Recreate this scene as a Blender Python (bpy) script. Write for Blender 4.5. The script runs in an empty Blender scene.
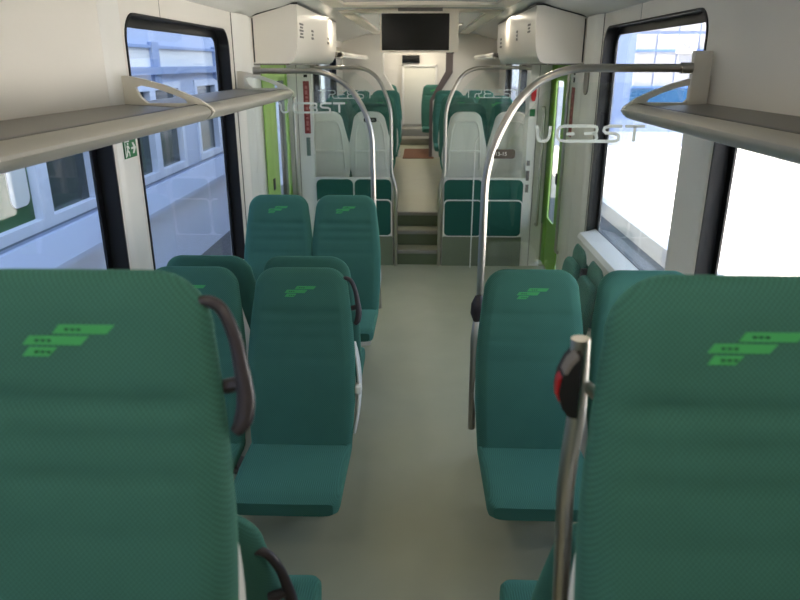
import bpy, bmesh, math, random
from math import sin, cos, pi, radians as R
from mathutils import Vector, Matrix
from mathutils.geometry import tessellate_polygon
random.seed(4)
S = bpy.context.scene
COL = S.collection

# ------------------------------------------------------------ materials
def lin(c):
    c = c / 255.0
    return c / 12.92 if c <= 0.04045 else ((c + 0.055) / 1.055) ** 2.4
def rgb(r, g, b): return (lin(r), lin(g), lin(b), 1.0)
M = {}
def mat(name, col, rough=0.5, metal=0.0, noise=0.0, scale=20.0, bump=0.0, emit=None, coat=0.0, spec=0.5, stretch=None):
    m = bpy.data.materials.new(name); m.use_nodes = True
    nt = m.node_tree; b = nt.nodes['Principled BSDF']
    b.inputs['Base Color'].default_value = col
    b.inputs['Roughness'].default_value = rough
    b.inputs['Metallic'].default_value = metal
    b.inputs['Specular IOR Level'].default_value = spec
    b.inputs['Coat Weight'].default_value = coat
    if emit:
        b.inputs['Emission Color'].default_value = emit[0]; b.inputs['Emission Strength'].default_value = emit[1]
    if noise or bump:
        tc = nt.nodes.new('ShaderNodeTexCoord'); mp = nt.nodes.new('ShaderNodeMapping')
        if stretch: mp.inputs['Scale'].default_value = stretch
        n = nt.nodes.new('ShaderNodeTexNoise'); n.inputs['Scale'].default_value = scale; n.inputs['Detail'].default_value = 5
        nt.links.new(tc.outputs['Object'], mp.inputs[0]); nt.links.new(mp.outputs[0], n.inputs['Vector'])
        if noise:
            mx = nt.nodes.new('ShaderNodeMix'); mx.data_type = 'RGBA'
            mx.inputs['A'].default_value = tuple(c * (1 - noise) for c in col[:3]) + (1,)
            mx.inputs['B'].default_value = tuple(min(1, c * (1 + noise)) for c in col[:3]) + (1,)
            nt.links.new(n.outputs['Fac'], mx.inputs['Factor']); nt.links.new(mx.outputs['Result'], b.inputs['Base Color'])
        if bump:
            bp = nt.nodes.new('ShaderNodeBump'); bp.inputs['Strength'].default_value = bump; bp.inputs['Distance'].default_value = 0.002
            nt.links.new(n.outputs['Fac'], bp.inputs['Height']); nt.links.new(bp.outputs[0], b.inputs['Normal'])
    M[name] = m
    return m

def fabric(name, dark, light, k):
    m = mat(name, light, 0.85, spec=0.25)
    nt = m.node_tree; b = nt.nodes['Principled BSDF']
    tc = nt.nodes.new('ShaderNodeTexCoord'); sp = nt.nodes.new('ShaderNodeSeparateXYZ')
    nt.links.new(tc.outputs['Object'], sp.inputs[0])
    def mth(op, a, c=None):
        n = nt.nodes.new('ShaderNodeMath'); n.operation = op
        for i, v in enumerate((a, c)):
            if v is None: continue
            if isinstance(v, (int, float)): n.inputs[i].default_value = v
            else: nt.links.new(v, n.inputs[i])
        return n.outputs[0]
    zy = sp.outputs['Z']
    a = mth('SINE', mth('MULTIPLY', sp.outputs['X'], k))
    c = mth('SINE', mth('MULTIPLY', zy, k))
    p = mth('MULTIPLY', a, c)
    h = mth('ADD', mth('MULTIPLY', p, 0.5), 0.5)
    ns = nt.nodes.new('ShaderNodeTexNoise'); ns.inputs['Scale'].default_value = 9
    nt.links.new(tc.outputs['Object'], ns.inputs['Vector'])
    h2 = mth('ADD', mth('MULTIPLY', h, 0.75), mth('MULTIPLY', ns.outputs['Fac'], 0.25))
    mx = nt.nodes.new('ShaderNodeMix'); mx.data_type = 'RGBA'
    mx.inputs['A'].default_value = dark; mx.inputs['B'].default_value = light
    nt.links.new(h2, mx.inputs['Factor']); nt.links.new(mx.outputs['Result'], b.inputs['Base Color'])
    bp = nt.nodes.new('ShaderNodeBump'); bp.inputs['Strength'].default_value = 0.35; bp.inputs['Distance'].default_value = 0.0012
    nt.links.new(h, bp.inputs['Height']); nt.links.new(bp.outputs[0], b.inputs['Normal'])
    b.inputs['Sheen Weight'].default_value = 0.25
    b.inputs['Sheen Tint'].default_value = (0.3, 0.8, 0.6, 1)
    return m

def glass(name, tint, ior=1.45):
    m = bpy.data.materials.new(name); m.use_nodes = True
    nt = m.node_tree; nt.nodes.clear()
    o = nt.nodes.new('ShaderNodeOutputMaterial'); mx = nt.nodes.new('ShaderNodeMixShader')
    t = nt.nodes.new('ShaderNodeBsdfTransparent'); g = nt.nodes.new('ShaderNodeBsdfGlossy'); ge = nt.nodes.new('ShaderNodeNewGeometry')
    dt = nt.nodes.new('ShaderNodeVectorMath'); dt.operation = 'DOT_PRODUCT'
    nt.links.new(ge.outputs['Normal'], dt.inputs[0]); nt.links.new(ge.outputs['Incoming'], dt.inputs[1])
    def mth(op, a, c=0.0):
        n = nt.nodes.new('ShaderNodeMath'); n.operation = op
        if isinstance(a, float): n.inputs[0].default_value = a
        else: nt.links.new(a, n.inputs[0])
        if isinstance(c, float): n.inputs[1].default_value = c
        else: nt.links.new(c, n.inputs[1])
        return n.outputs[0]
    fac = mth('ADD', mth('MULTIPLY', mth('POWER', mth('SUBTRACT', 1.0, mth('ABSOLUTE', dt.outputs['Value'])), 5.0), 0.8), 0.035)
    t.inputs[0].default_value = tint; g.inputs['Roughness'].default_value = 0.02
    nt.links.new(fac, mx.inputs[0]); nt.links.new(t.outputs[0], mx.inputs[1]); nt.links.new(g.outputs[0], mx.inputs[2])
    nt.links.new(mx.outputs[0], o.inputs[0]); M[name] = m

fabric('fabric', rgb(44, 86, 77), rgb(68, 122, 108), 760.0)
fabric('pad_fabric', rgb(26, 74, 64), rgb(36, 96, 84), 760.0)
mat('wall', rgb(226, 221, 212), 0.45, noise=0.03, scale=3)
mat('white_panel', rgb(228, 226, 220), 0.35, noise=0.02, scale=4)
mat('shell', rgb(234, 234, 228), 0.4)
mat('ceiling', rgb(214, 216, 210), 0.22, noise=0.02, scale=3)
mat('ceiling_strip', rgb(232, 222, 204), 0.4)
mat('cabinet', rgb(232, 226, 216), 0.3)
mat('black', rgb(9, 9, 12), 0.35)
mat('rubber', rgb(14, 14, 16), 0.6)
mat('screen_black', rgb(12, 13, 13), 0.18)
mat('rack_grey', rgb(120, 117, 110), 0.45)
mat('rack_nose', rgb(164, 160, 150), 0.45, 0.1)
mat('bracket', rgb(222, 217, 206), 0.4)
mat('steel', rgb(186, 182, 174), 0.28, 1.0, bump=0.03, scale=200)
mat('dark_plastic', rgb(52, 46, 50), 0.42)
mat('grey_plastic', rgb(118, 112, 106), 0.45)
mat('red', rgb(178, 22, 26), 0.4)
mat('red_sign', rgb(140, 44, 40), 0.5)
mat('emblem', rgb(62, 162, 92), 0.7)
mat('plate', rgb(92, 86, 78), 0.8, spec=0.1)
mat('trim_brown', rgb(98, 86, 84), 0.5)
mat('red_print', rgb(186, 110, 104), 0.5)
mat('notice', rgb(112, 132, 122), 0.5)
mat('emblem_mark', rgb(36, 104, 70), 0.7)
mat('exit_green', rgb(24, 112, 58), 0.5)
mat('sign_white', rgb(232, 232, 226), 0.5)
mat('ink', rgb(112, 110, 108), 0.6)
mat('door_green', rgb(122, 178, 40), 0.35)
mat('door_green_lit', rgb(168, 206, 112), 0.4)  # paler copy of the door green, backlight put into the colour
mat('floor_base', rgb(164, 165, 140), 0.42, noise=0.10, scale=4.0, bump=0.05)
mat('step_green', rgb(92, 104, 76), 0.5, noise=0.08)
mat('base_panel', rgb(112, 122, 100), 0.5, noise=0.05)
mat('nosing', rgb(140, 138, 128), 0.5)
mat('mat_brown', rgb(122, 82, 60), 0.85, noise=0.15, scale=60)
mat('etch', rgb(206, 214, 210), 0.7)
mat('door_end', rgb(220, 218, 206), 0.5)
mat('ballast', rgb(96, 98, 100), 0.95, noise=0.7, scale=14, bump=1.0)
mat('concrete', rgb(236, 230, 220), 0.9, noise=0.05, scale=1.2)
mat('asphalt', rgb(110, 116, 130), 0.9, noise=0.1, scale=1)
mat('facade_blue', rgb(130, 146, 182), 0.8)
mat('facade_cream', rgb(168, 166, 168), 0.85, noise=0.05, scale=2)
mat('facade_band', rgb(96, 132, 196), 0.7)
mat('teal_band', rgb(30, 84, 128), 0.6)
mat('shed_wall', rgb(196, 208, 230), 0.8, noise=0.05, scale=1.5)
mat('shed_beam', rgb(158, 176, 208), 0.8)
mat('shed_frame', rgb(226, 234, 248), 0.5)
mat('shed_ledge', rgb(140, 150, 170), 0.8)
mat('shed_dark', rgb(54, 66, 62), 0.15, noise=0.5, scale=1.3)
mat('shed_reflect_green', rgb(50, 92, 52), 0.5, noise=0.3, scale=2)  # green reflection in one pane, put into its colour
mat('rail_steel', rgb(120, 112, 108), 0.4, 0.8)
mat('lamp_glow', rgb(255, 244, 224), 0.5, emit=((1, 0.93, 0.8, 1), 6.0))
glass('window_glass', (0.95, 0.97, 0.99, 1))
glass('screen_glass', (0.965, 0.985, 0.975, 1))

# ------------------------------------------------------------ helpers
class MB:
    def __init__(s): s.v = []; s.f = []
    def add(s, vs, fs):
        o = len(s.v); s.v += [tuple(v) for v in vs]; s.f += [tuple(i + o for i in f) for f in fs]; return s
    def box(s, x0, x1, y0, y1, z0, z1, bev=0.0, seg=2):
        bm = bmesh.new(); bmesh.ops.create_cube(bm, size=1)
        for v in bm.verts:
            v.co = Vector(((x0 + x1) / 2 + v.co.x * (x1 - x0), (y0 + y1) / 2 + v.co.y * (y1 - y0), (z0 + z1) / 2 + v.co.z * (z1 - z0)))
        if bev: bmesh.ops.bevel(bm, geom=list(bm.edges), offset=bev, segments=seg, affect='EDGES', profile=0.5)
        return s.take(bm)
    def take(s, bm):
        bm.verts.index_update()
        s.add([v.co for v in bm.verts], [[v.index for v in f.verts] for f in bm.faces]); bm.free(); return s
    def tube(s, pts, r, n=12, cap=True):
        pts = [Vector(p) for p in pts]; rings = []; up = None
        rr_ = r if isinstance(r, (list, tuple)) else [r] * len(pts)
        for i, p in enumerate(pts):
            d = (pts[min(i + 1, len(pts) - 1)] - pts[max(i - 1, 0)]).normalized()
            if up is None: up = Vector((0, 0, 1)) if abs(d.z) < 0.9 else Vector((0, 1, 0))
            a = d.cross(up).normalized(); b = a.cross(d).normalized(); up = b
            rings.append([p + a * rr_[i] * cos(2 * pi * k / n) + b * rr_[i] * sin(2 * pi * k / n) for k in range(n)])
        return s.loft(rings, cap)
    def loft(s, rings, cap=True):
        n = len(rings[0]); vs = [v for r_ in rings for v in r_]; fs = []
        for i in range(len(rings) - 1):
            for k in range(n):
                fs.append((i * n + k, i * n + (k + 1) % n, (i + 1) * n + (k + 1) % n, (i + 1) * n + k))
        if cap: fs.append(tuple(range(n))[::-1]); fs.append(tuple((len(rings) - 1) * n + k for k in range(n)))
        return s.add(vs, fs)
    def prism(s, outer, holes, fn, d0, d1):
        """outer/holes: 2-D loops; fn(a,b,d)->3-D"""
        loops = [outer] + list(holes)
        tris = tessellate_polygon([[Vector((p[0], p[1], 0)) for p in l] for l in loops])
        flat = [p for l in loops for p in l]; n = len(flat)
        vs = [fn(p[0], p[1], d0) for p in flat] + [fn(p[0], p[1], d1) for p in flat]
        fs = [tuple(t) for t in tris] + [tuple(i + n for i in reversed(t)) for t in tris]
        o = 0
        for l in loops:
            m = len(l)
            for k in range(m): fs.append((o + k, o + (k + 1) % m, n + o + (k + 1) % m, n + o + k))
            o += m
        return s.add(vs, fs)
    def build(s, name, m, parent=None, smooth=30, merge=0):
        me = bpy.data.meshes.new(name); me.from_pydata(s.v, [], s.f)
        bm = bmesh.new(); bm.from_mesh(me)
        if merge: bmesh.ops.remove_doubles(bm, verts=bm.verts, dist=merge)
        bmesh.ops.recalc_face_normals(bm, faces=bm.faces); bm.to_mesh(me); bm.free()
        me.materials.append(M[m])
        if smooth:
            me.polygons.foreach_set('use_smooth', [True] * len(me.polygons)); me.set_sharp_from_angle(angle=R(smooth))
        o = bpy.data.objects.new(name, me); COL.objects.link(o)
        if parent: o.parent = parent
        return o
def rr(a0, a1, b0, b1, r, n=8):
    out = []
    for cx, cy, t0 in ((a1 - r, b1 - r, 0), (a0 + r, b1 - r, 90), (a0 + r, b0 + r, 180), (a1 - r, b0 + r, 270)):
        for k in range(n + 1):
            t = R(t0 + 90 * k / n); out.append((cx + r * cos(t), cy + r * sin(t)))
    return out
def rw(a0, a1, b0, b1, r, n=8):
    top = rr(a0, a1, b0, b1, r, n)[:2 * n + 2]; low = rr(a0, a1, b0, b1, min(r, .035), n)[2 * n + 2:]
    return top + low
def tag(o, label=None, cat=None, group=None, kind=None):
    if label: o['label'] = label
    if cat: o['category'] = cat
    if group: o['group'] = group
    if kind: o['kind'] = kind
    return o
def empty(name, loc=(0, 0, 0), rz=0, **k):
    o = bpy.data.objects.new(name, None); COL.objects.link(o); o.location = loc; o.rotation_euler = (0, 0, rz); o.empty_display_size = 0.05
    return tag(o, **k)
def copy_tree(o, parent=None):
    c = o.copy(); COL.objects.link(c)
    if parent: c.parent = parent
    for ch in list(o.children): copy_tree(ch, c)
    return c
def fYZ(s, off=0.0):      # wall mapping for side s; d measured outwards from the inner face
    return lambda a, b, d: (s * (W + d), a, b)
def fXZ(a, b, d): return (a, d, b)
def arc(c, r, a0, a1, n=8):
    return [(c[0] + r * cos(R(a0 + (a1 - a0) * k / n)), c[1] + r * sin(R(a0 + (a1 - a0) * k / n))) for k in range(n + 1)]

# ------------------------------------------------------------ carriage geometry
W = 1.33
ZR = 0.546          # raised floor behind the photographer
ZF = 0.46          # raised floor beyond the doors
Y0, Y1 = -2.6, 12.0
GY, GZ = 3, 3

# floors
def struct(mb, name, m, **k):
    o = mb.build(name, m, **k); o['kind'] = 'structure'; return o
struct(MB().box(-W - .05, W + .05, 0.98, 6.88, -0.08, 0), 'floor', 'floor_base', smooth=0)
struct(MB().box(-W - .05, W + .05, Y0, 0.98, ZR - .6, ZR), 'floor_raised_near', 'floor_base', smooth=0)
mb = MB()
mb.box(-W - .05, -.265, 6.88, 7.42, -.08, ZF).box(.245, W + .05, 6.88, 7.42, -.08, ZF).box(-W - .05, W + .05, 7.42, 12.35, -.08, ZF)
struct(mb, 'floor_raised_far', 'floor_base', smooth=0)

# windows: (y0,y1,z0,z1) holes per side
ZW0, ZW1 = 0.745, 2.27
holes = {-1: [(-2.2, .3, 1.15, 2.225), (1.20, 2.946, .56, 1.835), (3.225, 4.96, .56, 2.245), (5.90, 7.75, 0.05, 2.03), (7.95, 9.25, 1.15, 2.2), (9.35, 11.1, 1.15, 2.2)],
         1: [(1.30, 3.095, ZW0, 1.835), (3.350, 5.21, ZW0, ZW1), (6.27, 7.99, 0.05, 2.03), (8.15, 9.35, 1.15, 2.2), (9.55, 11.1, 1.15, 2.2)]}
wn = 0
for s, side in ((-1, 'left'), (1, 'right')):
    hl = [rw(a, b, c, d, 0.02 if c < .1 else (.05 if d == 1.835 else .13)) for a, b, c, d in holes[s]]
    mb = MB().prism([(Y0, -.08), (Y1, -.08), (Y1, 2.42), (Y0, 2.42)], hl, fYZ(s), 0, 0.10)
    struct(mb, 'wall_' + side, 'wall')
    for i, (a, b, c, d) in enumerate(holes[s]):
        if c < .1: continue
        wn += 1
        w = empty('window_%d' % wn, (s * W, (a + b) / 2, c), kind='structure')
        q = .045 if d == 1.835 else .13
        def lf(mb, name, m):
            o = mb.build(name, m, w); o.location = -Vector(w.location); return o
        fr = rw(a + .012, b - .012, c + .012, d - .012, q - .01); inn = rw(a + .055, b - .055, c + .055, d - .06, q * .7)
        lf(MB().prism(rw(a + .001, b - .001, c + .001, d - .001, q), [fr], fYZ(s), -0.006, 0.094), 'window_gasket', 'rubber')
        lf(MB().prism(rw(a + .010, b - .010, c + .010, d - .010, q), [inn], fYZ(s), 0.068, 0.078), 'window_border', 'black')
        lf(MB().prism(rw(a + .011, b - .011, c + .011, d - .011, q), [], fYZ(s), 0.080, 0.086), 'window_pane', 'window_glass')
# rear bulkhead behind the photographer and roof
struct(MB().box(-W - .1, W + .1, Y0 - .08, Y0, -.08, 2.6), 'wall_back', 'wall', smooth=0)
prof = [(1.43, 2.36), (1.32, 2.36), (1.27, 2.385), (1.2, 2.402), (1.05, 2.44), (.95, 2.475), (.6, 2.50), (0, 2.51)]
prof = prof + [(-x, z) for x, z in prof[-2::-1]]
outer = prof + [(-1.43, 3.0), (-.9, 3.3), (.9, 3.3), (1.43, 3.0)]
struct(MB().prism(outer, [], fXZ, Y0, 12.4), 'ceiling', 'ceiling')

# dark seams and convex pillar covers
def cover(s, y0, y1, bulge, name, z0=.0, z1=2.36, m='white_panel'):
    n = 10; out = []
    for k in range(n + 1):
        t = k / n; out.append((y0 + (y1 - y0) * t, bulge * (1 - (2 * t - 1) ** 4) ** .5 + .001))
    loop = [(y0, -.0)] + out + [(y1, -.0)]
    mb = MB(); mb.prism(loop, [], lambda a, b, d: (s * (W - b), a, d), z0, z1)
    return struct(mb, name, m)
tn = 0; PC = 3.485
for s, ps in ((-1, [(2.985, 3.195, .012), (5.10, 5.50, .035), (5.53, 5.89, .015)]), (1, [(3.135, PC, .016), (5.28, 5.72, .035), (5.75, 6.26, .015)])):
    for a, b, c in ps:
        tn += 1; cover(s, a, b, c, 'trim_%d' % tn, z0=0.0 if a > 5 else (.56 if s < 0 else .745), z1=1.80 if b == PC else 2.36)
for s, ys in ((-1, (5.07, 5.515)), (1, (5.262, 5.735))):
    for y in ys:
        tn += 1; struct(MB().box(s * W - s * .003, s * W + s * .0, y - .006, y + .006, 0, 2.36), 'trim_%d' % tn, 'black', smooth=0)
for s, y in ((-1, 3.7), (1, 4.4), (-1, 2.2), (1, 2.3)):
    tn += 1; struct(MB().box(s * W - s * .0015, s * W, y - .0015, y + .0015, 2.24, 2.36), 'trim_%d' % tn, 'rack_grey', smooth=0)
# window ledges
for s, a, b in ((-1, 1.1, 5.0), (1, 1.1, 5.2)):
    tn += 1
    struct(MB().prism([(W, .62), (W - .075, .62), (W - .075, .735), (W - .055, .765), (W + .066, .797), (W + .066, .74), (W, .74)], [], lambda x, z, d: (s * x, d, z - (.185 if s < 0 else 0)), a, b), 'trim_%d' % tn, 'white_panel')
# skirting
for s, nm in ((-1, 'left'), (1, 'right')):
    struct(MB().prism([(W, 0), (W - .06, 0), (W - .045, .03), (W - .03, .12), (W, .12)], [], lambda x, z, d: (s * x, d, z), .98, 5.0), 'baseboard_' + nm, 'base_panel')

for s, a, b in ((-1, 6.97, 7.77), (1, 7.22, 8.02)):
    tn += 1; struct(MB().box(*sorted((s * (W - .004), s * (W + .006))), a, b, .3, 2.05), 'trim_%d' % tn, 'wall', smooth=0)
# ceiling strips and lamps
for s in (-1, 1):
    for ya, yb in ((3.4, 6.05), (7.0, 11.6)):
        tn += 1; struct(MB().box(*sorted((s * .63, s * .77)), ya, yb, 2.474, 2.51, .004), 'trim_%d' % tn, 'ceiling_strip', smooth=0)
for ya, yb in ((6.05, 6.3), (6.8, 7.0)):
    tn += 1; struct(MB().box(-.77, .77, ya, yb, 2.478, 2.51, .004), 'trim_%d' % tn, 'ceiling_strip', smooth=0)
spot = None
spots = [(.53, 5.45), (-.84, 7.6), (.84, 7.6), (-.53, 5.45), (.53, 3.9), (-.53, 3.9), (.53, 2.3), (-.53, 2.3), (.53, .45), (-.53, .45), (.53, -1.2), (-.53, -1.2), (-.5, 9.2), (.5, 9.2), (.5, 11.2), (-.5, 11.2), (-.5, 13.0), (.3, 13.0), (-.4, 14.7), (.2, 14.7)]  # next-carriage lamps and the rearmost pair are added to brighten those ends
vis = {0: 'small round downlight in the ceiling left of the right overhead cabinet', 1: 'small round downlight in the ceiling beyond the left overhead cabinet', 2: 'small round downlight in the ceiling right of the hanging screen'}
for i, (x, y) in enumerate(spots):
    r_ = empty('ceiling_downlight', (x, y, 2.484 if y < 12 else 2.476), label=vis.get(i, 'small round recessed ceiling downlight, out of the frame or hidden'), cat='ceiling light', group='recessed ceiling downlights')
    if i not in vis: r_['label'] = 'small round recessed downlight added further along the ceiling'
    ring = [[(.038 * cos(t * pi / 8), .038 * sin(t * pi / 8), z) for t in range(16)] for z in (.02, .0)]
    ri = [[(.028 * cos(t * pi / 8), .028 * sin(t * pi / 8), z) for t in range(16)] for z in (.0, .012)]
    MB().loft(ring + ri, cap=False).build('rim', 'steel', r_)
    MB().loft([[(.028 * cos(t * pi / 8), .028 * sin(t * pi / 8), z) for t in range(16)] for z in (.012, .004)]).build('lens', 'lamp_glow', r_)
    L = bpy.data.lights.new('downlight', 'AREA'); L.shape = 'DISK'; L.size = .06; L.energy = .6 if 1 < y < 6 else 1.7 if y < 1 else (1.6 if y < 12 else 2.0); L.color = (1, .88, .70)
    lo = bpy.data.objects.new('downlight', L); COL.objects.link(lo); lo.location = (0, 0, -.006); lo.parent = r_

# ------------------------------------------------------------ seats
def bw(z, w0=.232, top=1.205, r=.10):
    w = w0 - .030 * max(0, min(1, (z - .75) / .4)) ** 1.5 - .012 * max(0, (.62 - z) / .18)
    if z > top - r: w = w - r + math.sqrt(max(0, r * r - (z - top + r) ** 2))
    return w
def front(z): return .235 * max(0, (z - .44) / .76) ** 1.1
def bthick(z): return .055 + .05 * min(1, max(0, (1.2 - z) / .5))
def bside(z): return .236 - .042 * max(0, min(1, (z - .78) / .38)) ** 1.5 - .012 * max(0, (.62 - z) / .18)
def fsurf(x, z):
    """front surface of the backrest"""
    u = min(1, abs(x) / .215); g = 0
    for zc, dpt, wd in ((1.005, .008, .012), (.955, .004, .009), (.90, .004, .009), (.82, .003, .012)):
        g += dpt * math.exp(-((z - zc) / wd) ** 2) * (1 if u < .75 else max(0, (1 - u) / .25))
    g += .006 * math.exp(-((z - 1.005) / .02) ** 2 - ((abs(x) - .125) / .02) ** 2)
    return front(z) + g - .012 * math.exp(-((z - .72) / .14) ** 2)
def make_seat():
    root = empty('train_seat')
    # outline (x, z) of the backrest, counter-clockwise from the bottom right
    ZT, RC = 1.183, .095
    side = [(bside(z), z) for z in [.41 + (ZT - RC - .41) * k / 52 for k in range(53)]]
    wc = side[-1][0] - RC
    crn = [(wc + RC * cos(pi / 2 * k / 12), ZT - RC + RC * sin(pi / 2 * k / 12)) for k in range(1, 13)]
    half = side + crn + [(wc * (1 - k / 6), ZT) for k in range(1, 7)]
    loop = half + [(-x, z) for x, z in half[-2::-1]]
    n = len(loop); bot = [(-side[0][0] + 2 * side[0][0] * k / 12, .41) for k in range(1, 12)]
    loop = loop + bot; n = len(loop)
    def inset(d):
        out = []
        for i, (x, z) in enumerate(loop):
            x0_, z0_ = loop[i - 1]; x1_, z1_ = loop[(i + 1) % n]
            tx_, tz_ = x1_ - x0_, z1_ - z0_; l = math.hypot(tx_, tz_)
            out.append((x - tz_ / l * d, z + tx_ / l * d))
        return out
    def half_surface(sgn):
        rings = []
        for d in (.0015, .005, .011, .019, .028, .038, .050):
            g = math.sqrt(1 - (1 - d / .050) ** 2)
            rr_ = []
            for x, z in inset(d):
                t = bthick(z)
                if sgn < 0: y = fsurf(x, z) + (1 - g) * t * .55 + (.0028 * math.exp(-((d - .030) / .004) ** 2))
                else: y = front(z) + t * .55 + g * t * .45
                rr_.append((x, y, z))
            rings.append(rr_)
        base = inset(.050)
        for q in (.86, .72, .58, .44, .30, .15, .0):
            rr_ = []
            for x, z in base:
                cz = min(max(z, .52), 1.06); X = x * q; Z = cz + (z - cz) * q; t = bthick(Z)
                rr_.append((X, fsurf(X, Z) if sgn < 0 else front(Z) + t, Z))
            rings.append(rr_)
        return rings
    F = half_surface(-1); B = half_surface(1)
    mid = [[(x, front(z) + bthick(z) * .55, z) for x, z in loop]]
    MB().loft(F[::-1] + mid + B, cap=False).build('backrest', 'fabric', root, smooth=60, merge=.0004)
    # pale back shell
    rings = []
    for z in [.40 + (1.02 - .40) * k / 20 for k in range(21)] + [1.02 + .08 * sin(pi / 2 * k / 7) for k in range(1, 8)]:
        w = bw(z, .214, 1.10, .08) - .045 * min(1, max(0, z - .75) / .35) + (.024 * math.exp(-((z - .62) / .16) ** 2))
        y = front(z) + bthick(z)
        rings.append([(w * cos(a) * (1 if abs(cos(a)) < .99 else 1), y + (-.028 if sin(a) < 0 else .026 * (1 - abs(cos(a)) ** 6)), z) for a in [2 * pi * k / 36 for k in range(36)]])
    sh = MB().loft(rings).build('back_shell', 'shell', root, smooth=50); tag(sh, 'pale grey moulded back shell')
    # moulded rim and ledge on the shell's rear face
    def rear(x, z): return front(z) + bthick(z) + .024
    pts = [(-.165, rear(0, .50), .50), (-.158, rear(0, .72), .72), (-.142, rear(0, .90), .90), (-.118, rear(0, .98), .98), (-.09, rear(0, 1.0), 1.0), (.09, rear(0, 1.0), 1.0), (.118, rear(0, .98), .98), (.142, rear(0, .90), .90), (.158, rear(0, .72), .72), (.165, rear(0, .50), .50)]
    MB().tube(pts, .011, 8).build('shell_rim', 'shell', sh)
    mb = MB().box(-.155, .155, rear(0, .70) - .012, rear(0, .70) + .022, .682, .708, .006)
    mb.build('tray_ledge', 'shell', sh)
    # cushion
    rings = []
    for k in range(17):
        t = k / 16; y = .05 - .45 * t
        e = 1.0
        if t > .88: e = math.sqrt(max(0.0, 1 - ((t - .88) / .125) ** 2))
        hw = .222 - .006 * t - (1 - e) * .03
        zt = .448 + .014 * sin(pi * min(1, t * 1.0)) + .010 * t - (1 - e) * .022; zb = .385 - .012 * t + (1 - e) * .022 - .0 * t
        ring = []
        for q in range(32):
            a = 2 * pi * q / 32
            c = abs(cos(a)) ** .28 * (1 if cos(a) >= 0 else -1); d = abs(sin(a)) ** .45 * (1 if sin(a) >= 0 else -1)
            ring.append((hw * c, y, (zt + zb) / 2 + (zt - zb) / 2 * d + (.008 * abs(c) ** 4 if d > 0 else 0)))
        rings.append(ring)
    MB().loft(rings).build('cushion', 'fabric', root, smooth=50)
    # emblem: three slanted bars
    wd, h, g = .137, .0125, .0033; z0 = 1.071; x0 = -.068
    for j, (a, b) in enumerate(((0, .38), (0, .72), (.32, 1.0))):
        zb = z0 + j * (h + g); mb = MB(); vs = []; n = 12
        for k in range(n + 1):
            for q in (0, 1):
                xa = x0 + wd * a + (.010 if q else 0); xb = x0 + wd * b + (.0 if q else -.012)
                x = xa + (xb - xa) * k / n; z = zb + h * q
                vs.append((x, fsurf(x, z) - .0012, z))
        vs2 = [(x, y + .0035, z) for x, y, z in vs]; N = len(vs)
        fs = [(2 * k, 2 * k + 2, 2 * k + 3, 2 * k + 1) for k in range(n)] + [(N + 2 * k, N + 2 * k + 1, N + 2 * k + 3, N + 2 * k + 2) for k in range(n)]
        fs += [(2 * k, N + 2 * k, N + 2 * k + 2, 2 * k + 2) for k in range(n)] + [(2 * k + 1, 2 * k + 3, N + 2 * k + 3, N + 2 * k + 1) for k in range(n)]
        fs += [(0, 1, N + 1, N), (2 * n, N + 2 * n, N + 2 * n + 1, 2 * n + 1)]
        mb.add(vs + vs2, fs); em = mb.build('emblem_bar', 'emblem', root, smooth=0)
        mk = MB()
        for q in range(3):
            x = x0 + wd * a + .022 + q * .009; z = zb + h * .5; y = fsurf(x, z)
            mk.box(x - .003, x + .003, y - .0022, y, z - .002, z + .002)
        mk.build('emblem_mark', 'emblem_mark', em, smooth=0)
    # pedestal
    mb = MB().box(-.045, .045, .14, .23, 0, .40, .008).box(-.17, .17, -.16, .22, .352, .392, .012).box(-.08, .08, .11, .26, 0, .015, .004)
    mb.build('pedestal', 'grey_plastic', root)
    return root
def add_handle(root, sx, dz=0.0):
    """dark loop grab handle on the aisle side (local x sign sx)"""
    P = [(.176, .200, 1.158), (.200, .200, 1.172), (.224, .198, 1.160), (.242, .190, 1.12), (.252, .180, 1.07), (.257, .172, 1.025), (.252, .164, .990), (.240, .155, .975)]
    RD = [.008, .009, .0095, .010, .0115, .014, .0145, .008]
    Q = []; RQ = []
    for i in range(len(P) - 1):
        p0, p1, p2, p3 = (Vector(P[max(0, i - 1)]), Vector(P[i]), Vector(P[i + 1]), Vector(P[min(len(P) - 1, i + 2)]))
        for k in range(5):
            t = k / 5; Q.append(.5 * ((2 * p1) + (p2 - p0) * t + (2 * p0 - 5 * p1 + 4 * p2 - p3) * t * t + (3 * p1 - p0 - 3 * p2 + p3) * t ** 3)); RQ.append(RD[i] * (1 - t) + RD[i + 1] * t)
    Q.append(Vector(P[-1])); RQ.append(RD[-1])
    mb = MB(); mb.tube([(sx * (x - .008), y + .045, z + dz - .032) for x, y, z in Q], RQ, 12)
    mb.tube([(sx * .248, .222, 1.02 + dz), (sx * .225, .226, 1.01 + dz), (sx * .205, .226, 1.005 + dz)], [.010, .012, .010], 10)
    o = mb.build('grab_handle', 'dark_plastic', root); tag(o, 'dark plastic loop grab handle'); return o
def add_guard(root, sx):
    mb = MB()
    rings = []
    for k in range(13):
        t = k / 12; z = .46 + .40 * t; hw = .040 * math.sqrt(max(.0, 1 - (2 * t - 1) ** 2)) + .004; bx = .026 * (1 - (2 * t - 1) ** 2)
        y = front(z) + bthick(z) * .9
        rings.append([(sx * (.226 + bx) + .010 * cos(a), y + hw * sin(a), z) for a in [2 * pi * q / 14 for q in range(14)]])
    mb.loft(rings); mb.box(sx * .250 - .014, sx * .250 + .014, front(.62) + .05, front(.62) + .10, .65, .69, .006)
    o = mb.build('side_guard', 'shell', root); tag(o, 'white plastic side guard at hip height')
proto = make_seat()
used = []
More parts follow.
